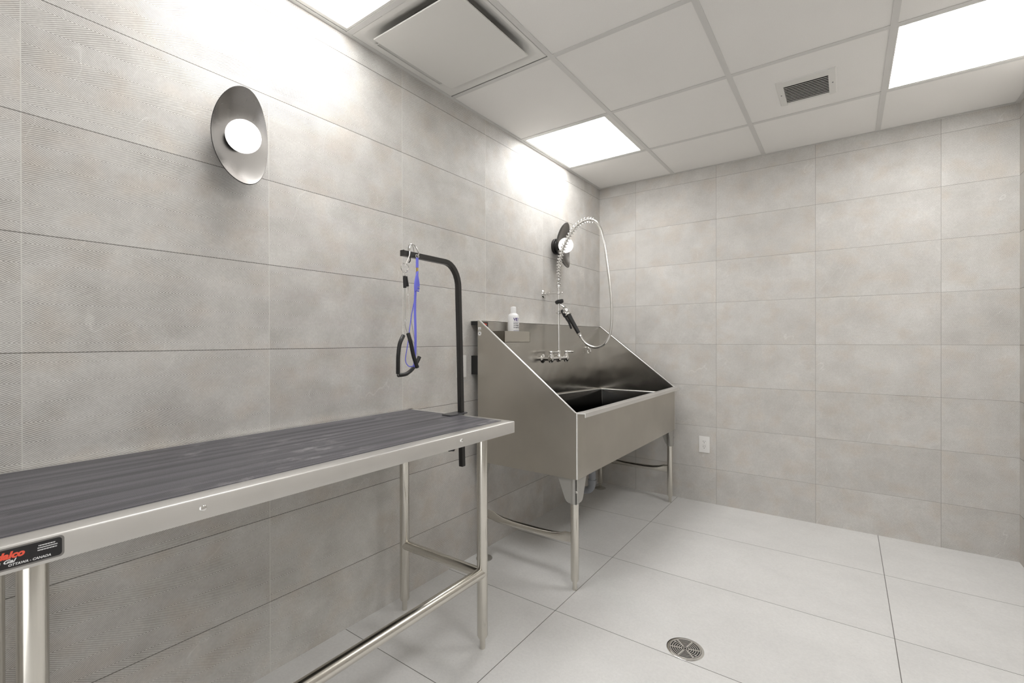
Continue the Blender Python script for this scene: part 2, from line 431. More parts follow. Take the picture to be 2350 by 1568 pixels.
# ------------------------------------------------------------------ exhaust vent
def vent():
    t = thing('exhaust_vent', 'small white rectangular ceiling vent with narrow louvre blades over a dark opening', 'vent', (1.506, -0.83, 2.436))
    x0, x1, y0, y1 = 1.382, 1.630, -0.968, -0.702; a0, a1, b0, b1 = 1.414, 1.598, -0.922, -0.731
    z0 = 2.431; f = MB()
    f.prism([(x0, 2.4395), (x0 + 0.004, 2.4345), (a0 - 0.002, z0), (a0, z0), (a0, 2.4395)], 'y', y0, y1)
    f.prism([(x1, 2.4395), (x1 - 0.004, 2.4345), (a1 + 0.002, z0), (a1, z0), (a1, 2.4395)], 'y', y0, y1)
    f.prism([(y0, 2.4395), (y0 + 0.004, 2.4345), (b0 - 0.002, z0), (b0, z0), (b0, 2.4395)], 'x', a0 - 0.001, a1 + 0.001)
    f.prism([(y1, 2.4395), (y1 - 0.004, 2.4345), (b1 + 0.002, z0), (b1, z0), (b1, 2.4395)], 'x', a0 - 0.001, a1 + 0.001)
    f.build('frame', 'white', t)
    MB().add([(a0, b0, 2.433), (a1, b0, 2.433), (a1, b1, 2.433), (a0, b1, 2.433), (a0, b0, 2.52), (a1, b0, 2.52), (a1, b1, 2.52), (a0, b1, 2.52)],
             [(0, 1, 5, 4), (1, 2, 6, 5), (2, 3, 7, 6), (3, 0, 4, 7), (4, 5, 6, 7)]).build('duct_box', 'void', t)
    n = 11
    for k in range(n):
        y = b0 + (k + 0.5) * (b1 - b0) / n
        MB().prism([(y - 0.0034, 2.4335), (y - 0.0030, 2.4325), (y + 0.0030, 2.4335), (y + 0.0034, 2.4345)], 'x', a0, a1).build('blade', 'white', t)
    for x in (x0 + 0.016, x1 - 0.016): MB().lathe((x, -0.83, 2.4335), [(0.0026, -0.0026), (0.003, -0.001), (0.003, 0.001)], 'z', 12).build('screw', 'ink', t)
vent()

# ------------------------------------------------------------------ wall lamps
def wall_lamp(y, label):
    z = 1.842
    t = thing('wall_lamp', label, 'wall lamp', (0.0, y, z), 'oval shell wall lamps')
    MB().lathe((0, y, z), [(0.053, 0.0), (0.055, 0.003), (0.055, 0.016), (0.052, 0.019), (0.040, 0.020), (0.038, 0.027)], 'x', 40).build('wall_mount', 'shell_b', t)
    def shell(off, s):
        rings = []; na, nr = 72, 12
        for i in range(nr + 1):
            q = i / nr
            for k in range(na):
                a = 2 * math.pi * k / na
                ry, rz = 0.088 * s, 0.1565 * s
                xr = 0.066 + 0.034 * math.sin(a) ** 2
                rings.append((0.026 + off + (xr - 0.026) * q ** 2.0, y + ry * q * math.cos(a), z + rz * q * math.sin(a)))
        return rings, na, nr
    fr, na, nr = shell(0.0018, 0.985); bk, _, _ = shell(0.0, 1.0)
    def faces(o=0): return [(o + i * na + k, o + i * na + (k + 1) % na, o + (i + 1) * na + (k + 1) % na, o + (i + 1) * na + k) for i in range(1, nr) for k in range(na)] + [tuple(o + na + k for k in range(na))]
    b = MB().add(bk, faces()); n0 = len(b.v); b.v += [Vector(v) for v in fr[nr * na:]]
    b.f += [(nr * na + k, nr * na + (k + 1) % na, n0 + (k + 1) % na, n0 + k) for k in range(na)]
    b.build('shade_back', 'shell_b', t)
    MB().add(fr, faces()).build('reflector_shell', 'shell', t, ang=1.2)['label'] = 'brushed grey inner face'
    MB().sphere((0.087, y, z), 0.0515, 48).build('globe', 'globe', t)['label'] = 'glowing white globe'
    MB().cyl((0.027, y, z), (0.048, y, z), 0.026, seg=32).build('globe_holder', 'shell_b', t)
wall_lamp(-2.857, 'grey oval wall lamp with glowing globe, high above the grooming table')
wall_lamp(-0.732, 'grey oval wall lamp above the tub, behind the coiled sprayer hose')

# ------------------------------------------------------------------ sockets
def outlet(label, fn, mirror=1):
    """fn(u,v,d): u across, v up, d out of the wall, all from plate centre"""
    o = fn(0, 0, 0)
    t = thing('wall_outlet', label, 'electrical outlet', o, None)
    def bx(u0, u1, v0, v1, d0, d1):
        P = [fn(u, v, d) for u in (u0, u1) for v in (v0, v1) for d in (d0, d1)]
        return MB().add(P, [(0, 1, 3, 2), (4, 6, 7, 5), (0, 4, 5, 1), (2, 3, 7, 6), (0, 2, 6, 4), (1, 5, 7, 3)])
    bx(-0.037, 0.037, -0.0595, 0.0595, 0.0, 0.0065).build('cover_plate', 'plastic', t, bevel=0.002)
    bx(-0.0165, 0.0165, -0.0335, 0.0335, 0.006, 0.0085).build('receptacle', 'plastic', t, bevel=0.0012)
    for c in (-0.0195, 0.0195):
        bx(-0.0075, -0.0050, c + 0.000, c + 0.0085, 0.008, 0.0088).build('slot', 'slot', t)
        bx(0.0050, 0.0072, c + 0.001, c + 0.0080, 0.008, 0.0088).build('slot', 'slot', t)
        bx(-0.0023, 0.0023, c - 0.0085, c - 0.0040, 0.008, 0.0088).build('ground_slot', 'slot', t)
    bx(-0.012, -0.001, -0.0035, 0.0030, 0.0082, 0.0094).build('test_button', 'plastic', t)
    bx(0.001, 0.012, -0.0035, 0.0030, 0.0082, 0.0094).build('reset_button', 'plastic', t)
    bx(-0.0115, 0.011, -0.0052, -0.0040, 0.0083, 0.0087).build('button_gap', 'slot', t)
    for v in (-0.048, 0.048): bx(-0.0022, 0.0022, v - 0.0022, v + 0.0022, 0.006, 0.0072).build('screw', 'plastic', t, bevel=0.0006)
outlet('white outlet low on the back wall, right of the steel tub', lambda u, v, d: (0.827 + u, -d, 0.422 + v))
outlet('white outlet on the left wall, half hidden behind the black grooming post', lambda u, v, d: (d, -1.7185 + u, 1.045 + v))

# ------------------------------------------------------------------ floor drain
def drain():
    cx, cy = 1.166, -1.744
    t = thing('floor_drain', 'round chrome floor drain with a ringed grate set in the pale floor tiles', 'drain', (cx, cy, 0.0))
    MB().lathe((cx, cy, 0), [(0.068, 0.0003), (0.0675, 0.0018), (0.065, 0.0026), (0.058, 0.0026), (0.057, 0.0012), (0.057, 0.0004)], 'z', 64).build('rim', 'chrome', t)
    MB().cyl((cx, cy, 0.0004), (cx, cy, 0.0010), 0.0568, seg=64).build('sump', 'void', t)
    gm = MB()
    for R_ in (0.0545, 0.0465, 0.0385, 0.0305, 0.0225, 0.0145, 0.006):
        w_ = 0.0017
        for_ = [(R_ - w_, 0.0012), (R_ - w_, 0.0028), (R_ + w_, 0.0028), (R_ + w_, 0.0012)]
        seg = 64; c = Vector((cx, cy, 0)); vs = []
        for r, h in for_:
            for k in range(seg): a = 2 * math.pi * k / seg; vs.append(c + Vector((r * math.cos(a), r * math.sin(a), h)))
        fs = [(i * seg + k, i * seg + (k + 1) % seg, ((i + 1) % 4) * seg + (k + 1) % seg, ((i + 1) % 4) * seg + k) for i in range(4) for k in range(seg)]
        gm.add(vs, fs)
    for k in range(6):
        a = 2 * math.pi * k / 6 + 0.3; d = Vector((math.cos(a), math.sin(a), 0)); nn = Vector((-d.y, d.x, 0)); c = Vector((cx, cy, 0))
        p, q = c + d * 0.010, c + d * 0.0555
        vs = [p - nn * 0.003 + Vector((0, 0, 0.0012)), p + nn * 0.003 + Vector((0, 0, 0.0012)), q + nn * 0.003 + Vector((0, 0, 0.0012)), q - nn * 0.003 + Vector((0, 0, 0.0012))]
        vs += [v + Vector((0, 0, 0.0017)) for v in vs]
        gm.add(vs, [(0, 1, 2, 3), (4, 5, 6, 7), (0, 1, 5, 4), (1, 2, 6, 5), (2, 3, 7, 6), (3, 0, 4, 7)])
    gm.build('grate', 'chrome', t)
    for s in (-1, 1): MB().lathe((cx + s * 0.043, cy - s * 0.02, 0.0028), [(0.0042, 0), (0.0036, 0.0012)], 'z', 16).build('screw', 'chrome', t)
drain()

# ------------------------------------------------------------------ grooming table
def bullet_leg(x, y, top, r=0.0205):
    return MB().lathe((x, y, 0), [(r * 0.86, 0.045), (r, 0.052), (r, top)], 'z', 32), MB().lathe((x, y, 0), [(0.0098, 0.0), (0.0108, 0.003), (0.0108, 0.036), (0.0125, 0.041), (0.0165, 0.043), (0.0165, 0.047)], 'z', 28)

TX1, TY0, TY1, TZ = 0.600, -3.530, -2.072, 0.863
def table():
    t = thing('grooming_table', 'long stainless steel grooming table with a dark ribbed rubber mat, along the left wall', 'table', (0.3, -2.8, 0.0))
    x0 = 0.006; fr = MB(); zb = TZ - 0.045; L = 0.05; E = 0.022
    # folded sheet rim : top lip and skirt on each side
    prof = [(TX1 - L, TZ - 0.001), (TX1 - 0.004, TZ), (TX1 - 0.0012, TZ - 0.0012), (TX1, TZ - 0.004), (TX1, zb), (TX1 - 0.003, zb), (TX1 - 0.003, TZ - 0.005), (TX1 - L, TZ - 0.005)]
    fr.prism(prof, 'y', TY0, TY1)
    fr.box(x0, x0 + 0.014, TY0, TY1, TZ - 0.004, TZ).box(x0, x0 + 0.003, TY0, TY1, zb, TZ - 0.002)
    fr.box(x0, TX1 - 0.003, TY1 - E, TY1, TZ - 0.004, TZ).box(x0, TX1 - 0.002, TY1 - 0.003, TY1, zb, TZ - 0.002)
    fr.box(x0, TX1 - 0.003, TY0, TY0 + E, TZ - 0.004, TZ).box(x0, TX1 - 0.002, TY0, TY0 + 0.003, zb, TZ - 0.002)
    fr.build('rim_frame', 'steel_rim', t)
    MB().box(x0 + 0.01, TX1 - 0.02, TY0 + 0.01, TY1 - 0.01, TZ - 0.010, TZ - 0.006).build('underside_sheet', 'steel', t)
    for y in (-2.385, -2.79, -3.17):
        ch = MB()
        ch.box(x0 + 0.004, TX1 - 0.004, y - 0.022, y - 0.019, zb + 0.004, TZ - 0.010).box(x0 + 0.004, TX1 - 0.004, y + 0.019, y + 0.022, zb + 0.004, TZ - 0.010).box(x0 + 0.004, TX1 - 0.004, y - 0.022, y + 0.022, zb + 0.004, zb + 0.007)
        ch.build('cross_channel', 'steel', t)
    MB().box(x0 + 0.012, TX1 - L + 0.001, TY0 + E, TY1 - E + 0.001, TZ - 0.007, TZ + 0.0005).build('rubber_mat', 'mat', t, bevel=0.0012)['label'] = 'dark grey ribbed rubber mat with pale scuffs'
    for y in (-2.385, -3.17):
        MB().lathe((TX1, y, 0.841), [(0.0068, -0.001), (0.0068, 0.0012), (0.0052, 0.0036), (0.002, 0.0046)], 'x', 20).build('bolt', 'chrome', t)
    for x in (0.09, 0.531):
        for y in (-2.19, -3.405):
            a, b = bullet_leg(x, y, TZ - 0.012)
            lg = a.build('leg', 'tube', t); b.build('foot', 'tube', lg)
    zr = 0.292
    MB().cyl((0.531, -3.405, zr), (0.531, -2.19, zr), 0.0205, seg=32).build('long_rail', 'tube_h', t)
    for y in (-2.19, -3.405): MB().cyl((0.09, y, zr - 0.006), (0.531, y, zr - 0.006), 0.0195, seg=32).build('end_rail', 'tube_h', t)
    # maker plate on the front skirt
    def pf(u, v, d): return (TX1 + d, u, v)
    def rr(y0, y1, z0, z1, r, d0, d1, k=6):
        P = []
        for cy, cz, a0 in ((y1 - r, z1 - r, 0), (y0 + r, z1 - r, 90), (y0 + r, z0 + r, 180), (y1 - r, z0 + r, 270)):
            for i in range(k + 1): a = R(a0 + 90 * i / k); P.append((cy + r * math.cos(a), cz + r * math.sin(a)))
        return MB().prism(P, 'x', TX1 + d0, TX1 + d1)
    pl = rr(-3.5285, -3.3775, 0.8235, 0.8585, 0.006, 0.0, 0.0007).build('maker_plate', 'plate_e', t)
    rr(-3.5265, -3.3805, 0.8262, 0.8560, 0.005, 0.0004, 0.0010).build('plate_face', 'plate', pl)
    text_obj('plate_lettering', 'dalco', 0.0142, lambda x, y, z: pf(-3.4560 + x * 1.02, 0.8418 + y, 0.0010 + z), 'red', pl, shear=0.28, offset=0.0007)
    text_obj('plate_lettering', 'da Gal', 0.0100, lambda x, y, z: pf(-3.4600 + x * 0.95, 0.8345 + y * 0.8, 0.0010 + z), 'whitei', pl, shear=0.4, offset=0.0003)
    text_obj('plate_lettering', 'OTTAWA - CANADA', 0.0062, lambda x, y, z: pf(-3.4425 + x * 0.82, 0.8290 + y * 0.85, 0.0010 + z), 'whitei', pl, shear=0.25, offset=0.00015)
    ln = MB()
    for k, (a, b) in enumerate(((-3.4085, -3.3885), (-3.4095, -3.3860), (-3.4095, -3.3865))):
        z = 0.8500 - k * 0.0037; y = a; q = 0
        while y < b:
            w_ = (0.0011, 0.0017, 0.0008, 0.0014)[(q + k) % 4]
            ln.box(TX1 + 0.0010, TX1 + 0.0012, y, min(b, y + w_), z - 0.0007 - 0.0002 * (q % 2), z + 0.0008); y += w_ + 0.0004; q += 1
    ln.build('plate_fine_print', 'whitei', pl)
table()

# ------------------------------------------------------------------ grooming arm
def arm():
    yp = -2.052; x = 0.292; zt = 1.515
    t = thing('grooming_post', 'black square steel grooming post with bent arm, clamped to the table end', 'grooming arm', (x, yp, 0.862))
    h = 0.0105
    pts = [(x + 0.008, yp + 0.006, 0.632), (x + 0.004, yp + 0.003, 0.87), (x, yp, 1.15), (x - 0.004, yp - 0.004, 1.40)]
    c = []
    rad = 0.085
    for k in range(9):
        a = R(90 * k / 8)
        c.append((x - 0.004, yp - 0.004 - rad * (1 - math.cos(a)), 1.412 + (zt - 1.412) * math.sin(a)))
    end = (x - 0.002, -2.374, zt + 0.002)
    P = [Vector(p) for p in pts + c + [(x - 0.003, -2.25, zt + 0.001), end]]
    mb = MB(); vs = []
    for i, p in enumerate(P):
        T_ = (P[min(i + 1, len(P) - 1)] - P[max(i - 1, 0)]).normalized()
        Bx = Vector((1, 0, 0)); N = T_.cross(Bx).normalized(); Bx = N.cross(T_).normalized()
        hw, hn = h, h
        vs += [p + Bx * hw + N * hn, p - Bx * hw + N * hn, p - Bx * hw - N * hn, p + Bx * hw - N * hn]
    n = len(P); fs = [(i * 4 + k, i * 4 + (k + 1) % 4, (i + 1) * 4 + (k + 1) % 4, (i + 1) * 4 + k) for i in range(n - 1) for k in range(4)] + [(0, 1, 2, 3), tuple((n - 1) * 4 + k for k in range(4))]
    mb.add(vs, fs).build('arm_tube', 'black', t, bevel=0.0012, ang=0.5)
    MB().box(x - h - 0.001, x + h + 0.001, end[1] - 0.003, end[1] + 0.0005, zt + 0.002 - h - 0.001, zt + 0.002 + h + 0.001).build('end_cap', 'black', t, bevel=0.001)
    # top clamp plate with rounded corners, bottom jaw and knob
    def plate(y0, y1, x0, x1, z0, z1, r=0.012):
        Q = []
        for cx, cy, a0 in ((x1 - r, y1 - r, 0), (x0 + r, y1 - r, 90), (x0 + r, y0 + r, 180), (x1 - r, y0 + r, 270)):
            for i in range(7): a = R(a0 + 15 * i); Q.append((cx + r * math.cos(a), cy + r * math.sin(a)))
        return MB().prism(Q, 'z', z0, z1)
    plate(-2.140, -2.028, 0.262, 0.322, 0.8640, 0.8685).build('clamp_plate', 'blackm', t)
    plate(-2.125, -2.034, 0.270, 0.318, 0.806, 0.8105).build('clamp_jaw', 'black', t)
    MB().cyl((0.294, -2.112, 0.730), (0.294, -2.112, 0.806), 0.005, seg=14).build('clamp_screw', 'chrome', t)
    kn = []
    for k in range(36):
        a = 2 * math.pi * k / 36; r = 0.018 + 0.0035 * math.cos(5 * a); kn.append((0.294 + r * math.cos(a), -2.112 + r * math.sin(a)))
    MB().prism(kn, 'z', 0.712, 0.732).build('clamp_knob', 'grip', t, bevel=0.002)
    MB().box(0.284, 0.304, -2.066, -2.034, 0.790, 0.806).build('clamp_bracket', 'black', t)
    for y in (-2.338,):
        MB().tube(catmull([(x - 0.002, y + 0.004, zt - 0.008), (x - 0.002, y + 0.004, zt - 0.022), (x - 0.002, y - 0.003, zt - 0.030)], 4), 0.0022, 8).build('tie_hook', 'black', t)
arm()

# ------------------------------------------------------------------ restraints hanging from the arm
def off(P, dx=0.0): return [(p[0] + dx, p[1], p[2]) for p in P]
def tether():
    t = thing('grooming_tether', 'thin steel cable loops with black foam sleeves, hanging from the black post tip', 'grooming loop', (0.29, -2.37, 1.455))
    X = 0.305
    # S hook over the arm, then triangular ring
    MB().tube(catmull([(0.290, -2.318, 1.506), (0.290, -2.313, 1.528), (0.292, -2.322, 1.553), (0.298, -2.339, 1.553), (0.304, -2.349, 1.533), (0.3065, -2.353, 1.510), (0.304, -2.365, 1.482), (0.302, -2.372, 1.468)], 6), 0.0021, 10).build('hook', 'chrome', t)
    MB().tube(catmull([(X, -2.393, 1.462), (X, -2.385, 1.474), (X, -2.368, 1.476), (X, -2.354, 1.466), (X, -2.361, 1.450), (X, -2.376, 1.442), (X, -2.388, 1.450)], 5, True), 0.0024, 10, closed=True).build('connector_ring', 'chrome', t)
    for yy, dy in ((-2.381, -0.002), (-2.366, 0.003)):
        MB().ring((X, yy, 1.436), 0.0055, 0.0013, 'x', 20, 6, 0.013).build('thimble', 'chrome', t)
    MB().tube([(X, -2.3765, 1.428), (X, -2.374, 1.383)], 0.0062, 14).build('crimp_sleeve', 'grip', t)
    MB().tube([(X - 0.004, -2.366, 1.428), (X - 0.004, -2.358, 1.390)], 0.0062, 14).build('crimp_sleeve', 'grip', t)
    cab = [
        [(X, -2.376, 1.394), (X, -2.375, 1.319), (X, -2.373, 1.26), (X, -2.383, 1.227), (X + 0.02, -2.400, 1.2)],
        [(X, -2.371, 1.394), (X, -2.370, 1.319), (X, -2.373, 1.26), (X - 0.01, -2.365, 1.246), (X - 0.02, -2.344, 1.213), (X - 0.02, -2.301, 1.161), (X - 0.015, -2.292, 1.119)],
        [(X - 0.004, -2.358, 1.40), (X - 0.004, -2.355, 1.379), (X - 0.004, -2.355, 1.358), (X + 0.01, -2.36, 1.292), (X + 0.02, -2.372, 1.246), (X + 0.02, -2.375, 1.209)],
        [(X - 0.004, -2.355, 1.40), (X - 0.004, -2.3535, 1.379), (X - 0.004, -2.355, 1.358), (X - 0.012, -2.335, 1.272), (X - 0.02, -2.318, 1.232), (X - 0.022, -2.301, 1.163), (X - 0.02, -2.293, 1.117)]]
    for p in cab: MB().tube(catmull(p, 8), 0.0011, 8).build('cable', 'clear', t)
    for p in ((X, -2.373, 1.26), (X - 0.004, -2.355, 1.358)): MB().cyl((p[0], p[1], p[2] - 0.004), (p[0], p[1], p[2] + 0.004), 0.003, seg=12).build('cable_crimp', 'chrome', t)
    s1 = [(X + 0.02, -2.4, 1.201), (X + 0.025, -2.415, 1.184), (X + 0.025, -2.423, 1.165), (X + 0.025, -2.427, 1.14), (X + 0.02, -2.425, 1.114), (X + 0.01, -2.417, 1.060)]
    s3 = [(X, -2.407, 1.053), (X - 0.005, -2.369, 1.054), (X - 0.012, -2.343, 1.061), (X - 0.015, -2.32, 1.075), (X - 0.016, -2.3, 1.096), (X - 0.016, -2.286, 1.118)]
    s2 = [(X + 0.02, -2.377, 1.211), (X + 0.025, -2.372, 1.186), (X + 0.025, -2.365, 1.164), (X + 0.022, -2.351, 1.122), (X + 0.018, -2.329, 1.079)]
    for p in (s1, s3, s2): MB().tube(catmull(p, 8), 0.0075, 16).build('foam_sleeve', 'grip', t)
    MB().tube([(X + 0.010, -2.417, 1.062), (X + 0.004, -2.411, 1.053)], 0.0016, 8).build('cable', 'clear', t)
tether()

def blue_loop():
    X = 0.3055
    t = thing('grooming_noose', 'bright blue nylon grooming noose clipped over the black post arm', 'grooming loop', (X, -2.312, 1.51))
    hk = catmull([(X, -2.311, 1.512), (X, -2.304, 1.522), (X + 0.0005, -2.310, 1.535), (X - 0.002, -2.322, 1.552), (0.296, -2.333, 1.557), (0.285, -2.335, 1.553), (0.2762, -2.331, 1.535), (0.2755, -2.325, 1.515)], 6)
    MB().tube(hk, 0.0023, 10).build('snap_hook', 'chrome', t)
    MB().ring((X, -2.312, 1.512), 0.008, 0.0018, 'x', 24, 8, 0.006).build('swivel_ring', 'chrome', t)
    def ribbon(pts, wd, th, taper=None):
        P = [Vector(p) for p in catmull(pts, 8)]; vs = []; n = len(P)
        for i, p in enumerate(P):
            T_ = (P[min(i + 1, n - 1)] - P[max(i - 1, 0)]).normalized(); Bx = Vector((1, 0, 0)); N = T_.cross(Bx).normalized()
            w_ = wd * (taper(i / (n - 1)) if taper else 1)
            for a in range(10):
                q = 2 * math.pi * a / 10; vs.append(p + N * math.cos(q) * w_ + Bx * math.sin(q) * th)
        fs = [(i * 10 + k, i * 10 + (k + 1) % 10, (i + 1) * 10 + (k + 1) % 10, (i + 1) * 10 + k) for i in range(n - 1) for k in range(10)] + [tuple(range(10)), tuple((n - 1) * 10 + k for k in range(10))]
        return MB().add(vs, fs)
    ribbon([(X, -2.312, 1.506), (X, -2.312, 1.487), (X, -2.312, 1.467)], 0.0068, 0.003).build('top_tab', 'blue', t)
    MB().box(X - 0.003, X + 0.003, -2.3155, -2.3085, 1.451, 1.468).build('clip', 'brass', t, bevel=0.0006)
    ribbon([(X + 0.003, -2.312, 1.453), (X + 0.005, -2.3185, 1.43), (X + 0.005, -2.3235, 1.40), (X + 0.003, -2.3215, 1.376)], 0.0095, 0.003, lambda q: 0.35 + 0.65 * math.sin(min(1, q * 1.5) * math.pi / 2)).build('upper_strap', 'blue', t)
    ribbon([(X - 0.003, -2.312, 1.453), (X - 0.006, -2.3065, 1.43), (X - 0.005, -2.304, 1.40), (X - 0.003, -2.309, 1.376)], 0.0095, 0.003, lambda q: 0.35 + 0.65 * math.sin(min(1, q * 1.5) * math.pi / 2)).build('upper_strap', 'blue', t)
    MB().ring((X + 0.004, -2.3135, 1.386), 0.0095, 0.0016, 'x', 24, 8, 0.0065).build('slide_ring', 'chrome', t)
    ribbon([(X - 0.004, -2.317, 1.388), (X - 0.004, -2.320, 1.33), (X - 0.002, -2.322, 1.288), (X + 0.002, -2.3235, 1.186), (X, -2.3265, 1.095), (X, -2.329, 1.083)], 0.0064, 0.002).build('loop_strap', 'blue', t)
    ribbon([(X - 0.006, -2.3195, 1.345), (X - 0.012, -2.333, 1.271), (X - 0.016, -2.347, 1.169), (X - 0.016, -2.357, 1.122), (X - 0.014, -2.358, 1.099), (X - 0.008, -2.347, 1.083), (X, -2.330, 1.084)], 0.0020, 0.0014).build('loop_strap', 'blue', t)
blue_loop()

# ------------------------------------------------------------------ dog bathing tub
BX0, BX1, BY0, BY1, BZ0, BZF, BZT = 0.05, 0.65, -1.64, -0.115, 0.531, 0.842, 1.29
def tub():
    t = thing('bathing_tub', 'stainless steel dog bathing tub with sloped sides, in the far left corner', 'bathing tub', (0.35, -0.88, 0.0))
    s = 0.0025
    side = [(BX0, BZ0), (BX1, BZ0), (BX1, BZF), (BX1 - 0.012, BZF + 0.002), (BX0 + 0.012, BZT), (BX0, BZT)]
    for y, d in ((BY0, 1), (BY1, -1)):
        MB().prism(side, 'y', y, y + d * s).build('side_panel', 'steel', t)
        e = MB().tube([(BX1 - 0.003, y + d * 0.003, BZ0 + 0.002), (BX1 - 0.003, y + d * 0.003, BZF), (BX1 - 0.012, y + d * 0.003, BZF + 0.003), (BX0 + 0.012, y + d * 0.003, BZT), (BX0 + 0.002, y + d * 0.003, BZT)], 0.0046, 12)
        e.build('edge_bead', 'steel_rim', t)
        MB().prism([(BX0 + 0.002, BZ0 + 0.01), (BX1 - 0.004, BZ0 + 0.01), (BX1 - 0.004, BZF - 0.004), (BX0 + 0.012, BZT - 0.006), (BX0 + 0.002, BZT - 0.006)], 'y', y + d * s, y + d * (s + 0.004)).build('inner_side_panel', 'steel_in_shaded', t)
    MB().box(BX0, BX0 + 0.004, BY0 + s, BY1 - s, BZ0 + 0.02, BZT).build('splash_back', 'steel_in_shaded', t)
    bk = MB().box(0.001, BX0 + 0.004, BY0, BY1, BZT - 0.002, BZT).box(0.001, 0.003, BY0, BY1, BZT - 0.022, BZT)
    bk.build('top_return', 'steel_rim', t)
    MB().box(0.001, BX0, BY0 + 0.001, BY0 + 0.03, 1.268, 1.288).build('spacer_and_shade', 'grip', t)  # black block stands in for the shade under the steel top return
    MB().box(0.001, BX0, BY0 + 0.004, BY0 + 0.06, 0.998, 1.100).build('spacer_and_shade', 'grip', t)
    # front apron and overhanging rim
    MB().box(BX1 - s, BX1, BY0 + 0.002, BY1 - 0.002, BZ0, BZF - 0.004).build('front_apron', 'steel', t)
    rim = [(BX1 - 0.010, BZF), (BX1 + 0.006, BZF + 0.0035), (BX1 + 0.014, BZF + 0.0005), (BX1 + 0.030, BZF + 0.003), (BX1 + 0.034, BZF), (BX1 + 0.034, BZF - 0.020), (BX1 + 0.031, BZF - 0.020), (BX1 + 0.031, BZF - 0.004), (BX1 - 0.010, BZF - 0.004)]
    y0, y1 = BY0 + 0.001, BY1 - 0.001; mb = MB(); n = len(rim)
    vs = [(p[0], y0 + max(0, p[0] - BX1) * 0.55, p[1]) for p in rim] + [(p[0], y1, p[1]) for p in rim]
    mb.add(vs, [tuple(range(n)), tuple(range(2 * n - 1, n - 1, -1))] + [(i, i + n, (i + 1) % n + n, (i + 1) % n) for i in range(n)])
    mb.build('front_rim', 'steel_rim', t)
    # sloping inner ledge and basin
    ya, yb = BY0 + 0.008, BY1 - 0.008; xa, xb = BX0 + 0.004, BX1 - 0.004
    def zl(y): return 0.797 + (yb - y) / (yb - ya) * 0.045
    lw = 0.022; k = 10; pts_o = []; pts_i = []; pts_b = []; pts_f = []
    def corner(cx, cy, r, a0):
        return [(cx + r * math.cos(R(a0 + 90 * i / k)), cy + r * math.sin(R(a0 + 90 * i / k))) for i in range(k + 1)]
    def rrect(x0, x1, y0, y1, r): return corner(x1 - r, y1 - r, r, 0) + corner(x0 + r, y1 - r, r, 90) + corner(x0 + r, y0 + r, r, 180) + corner(x1 - r, y0 + r, r, 270)
    def zx(x, y): return zl(y) + (0.0 if x < 0.3 else -0.0)
    O = [(x, y, zx(x, y)) for x, y in rrect(xa, xb, ya, yb, 0.002)]
    Q = [(x, y, zx(x, y) - 0.004) for x, y in rrect(xa + lw, xb - 0.010, ya + 0.012, yb - 0.012, 0.008)]
    B1 = [(x, y, zx(x, y) - 0.012) for x, y in rrect(xa + lw + 0.003, xb - 0.012, ya + 0.014, yb - 0.014, 0.008)]
    B2 = [(x, y, 0.580) for x, y in rrect(xa + lw + 0.008, xb - 0.016, ya + 0.018, yb - 0.018, 0.010)]
    B3 = [(x, y, 0.556) for x, y in rrect(xa + lw + 0.030, xb - 0.036, ya + 0.040, yb - 0.040, 0.03)]
    N = len(O); lay = [O, Q]
    MB().add(O + Q, [(i, (i + 1) % N, (i + 1) % N + N, i + N) for i in range(N)]).build('inner_ledge', 'steel_rim', t)
    MB().tube([(q[0], q[1], q[2] + 0.001) for q in Q], 0.0042, 10, closed=True).build('ledge_bead', 'steel_rim', t)
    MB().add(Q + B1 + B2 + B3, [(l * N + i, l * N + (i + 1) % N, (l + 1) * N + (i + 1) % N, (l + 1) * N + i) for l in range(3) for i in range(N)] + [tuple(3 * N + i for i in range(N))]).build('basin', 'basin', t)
    MB().lathe((0.357, -0.88, 0.556), [(0.045, 0.0), (0.045, 0.002), (0.036, 0.004)], 'z', 32).build('drain_strainer', 'chrome', t)
    MB().box(BX0 + 0.002, BX1 - 0.003, BY0 + 0.003, BY1 - 0.003, 0.533, 0.536).build('bottom_pan', 'steel', t)
    # legs with gussets
    for x, y, fr_, nr in ((0.622, -1.612, 1, 1), (0.622, -0.145, 1, 0), (0.070, -1.612, 0, 1), (0.070, -0.145, 0, 0)):
        a, b = bullet_leg(x, y, 0.534, 0.0195)
        lg = a.build('leg', 'tube', t); b.build('foot', 'tube', lg)
        if not fr_:
            MB().lathe((x, y, 0), [(0.044, 0.0), (0.044, 0.003), (0.040, 0.005), (0.014, 0.006)], 'z', 32).build('floor_flange', 'gusset', lg)
        sx = -1 if fr_ else 1; sy = 1 if nr else -1
        gx = x - sx * 0.0185; gy = y - sy * 0.0195           # outer faces of the corner bracket
        gl = 0.100 if fr_ else 0.058
        p1 = [(gx, 0.533), (gx + sx * gl, 0.533), (gx + sx * gl * 0.62, 0.434), (gx + sx * gl * 0.54, 0.420), (gx + sx * 0.042, 0.413), (gx, 0.411)]
        p2 = [(gy, 0.533), (gy + sy * 0.108, 0.533), (gy + sy * 0.072, 0.434), (gy + sy * 0.063, 0.419), (gy + sy * 0.050, 0.413), (gy, 0.411)]
        gm = MB().prism(p1, 'y', gy, gy + sy * 0.003).prism(p2, 'x', gx, gx + sx * 0.003)
        gm.tube([(x, y, 0.411), (x, y, 0.533)], 0.0215, 28)
        gs = gm.build('gusset', 'gusset', lg)
        MB().lathe((gx - sx * 0.002, gy - sy * 0.002, 0.472), [(0.001, -0.006), (0.0055, -0.004), (0.0060, 0.0), (0.0055, 0.004), (0.001, 0.006)], 'x', 14).build('bolt', 'chrome', gs)
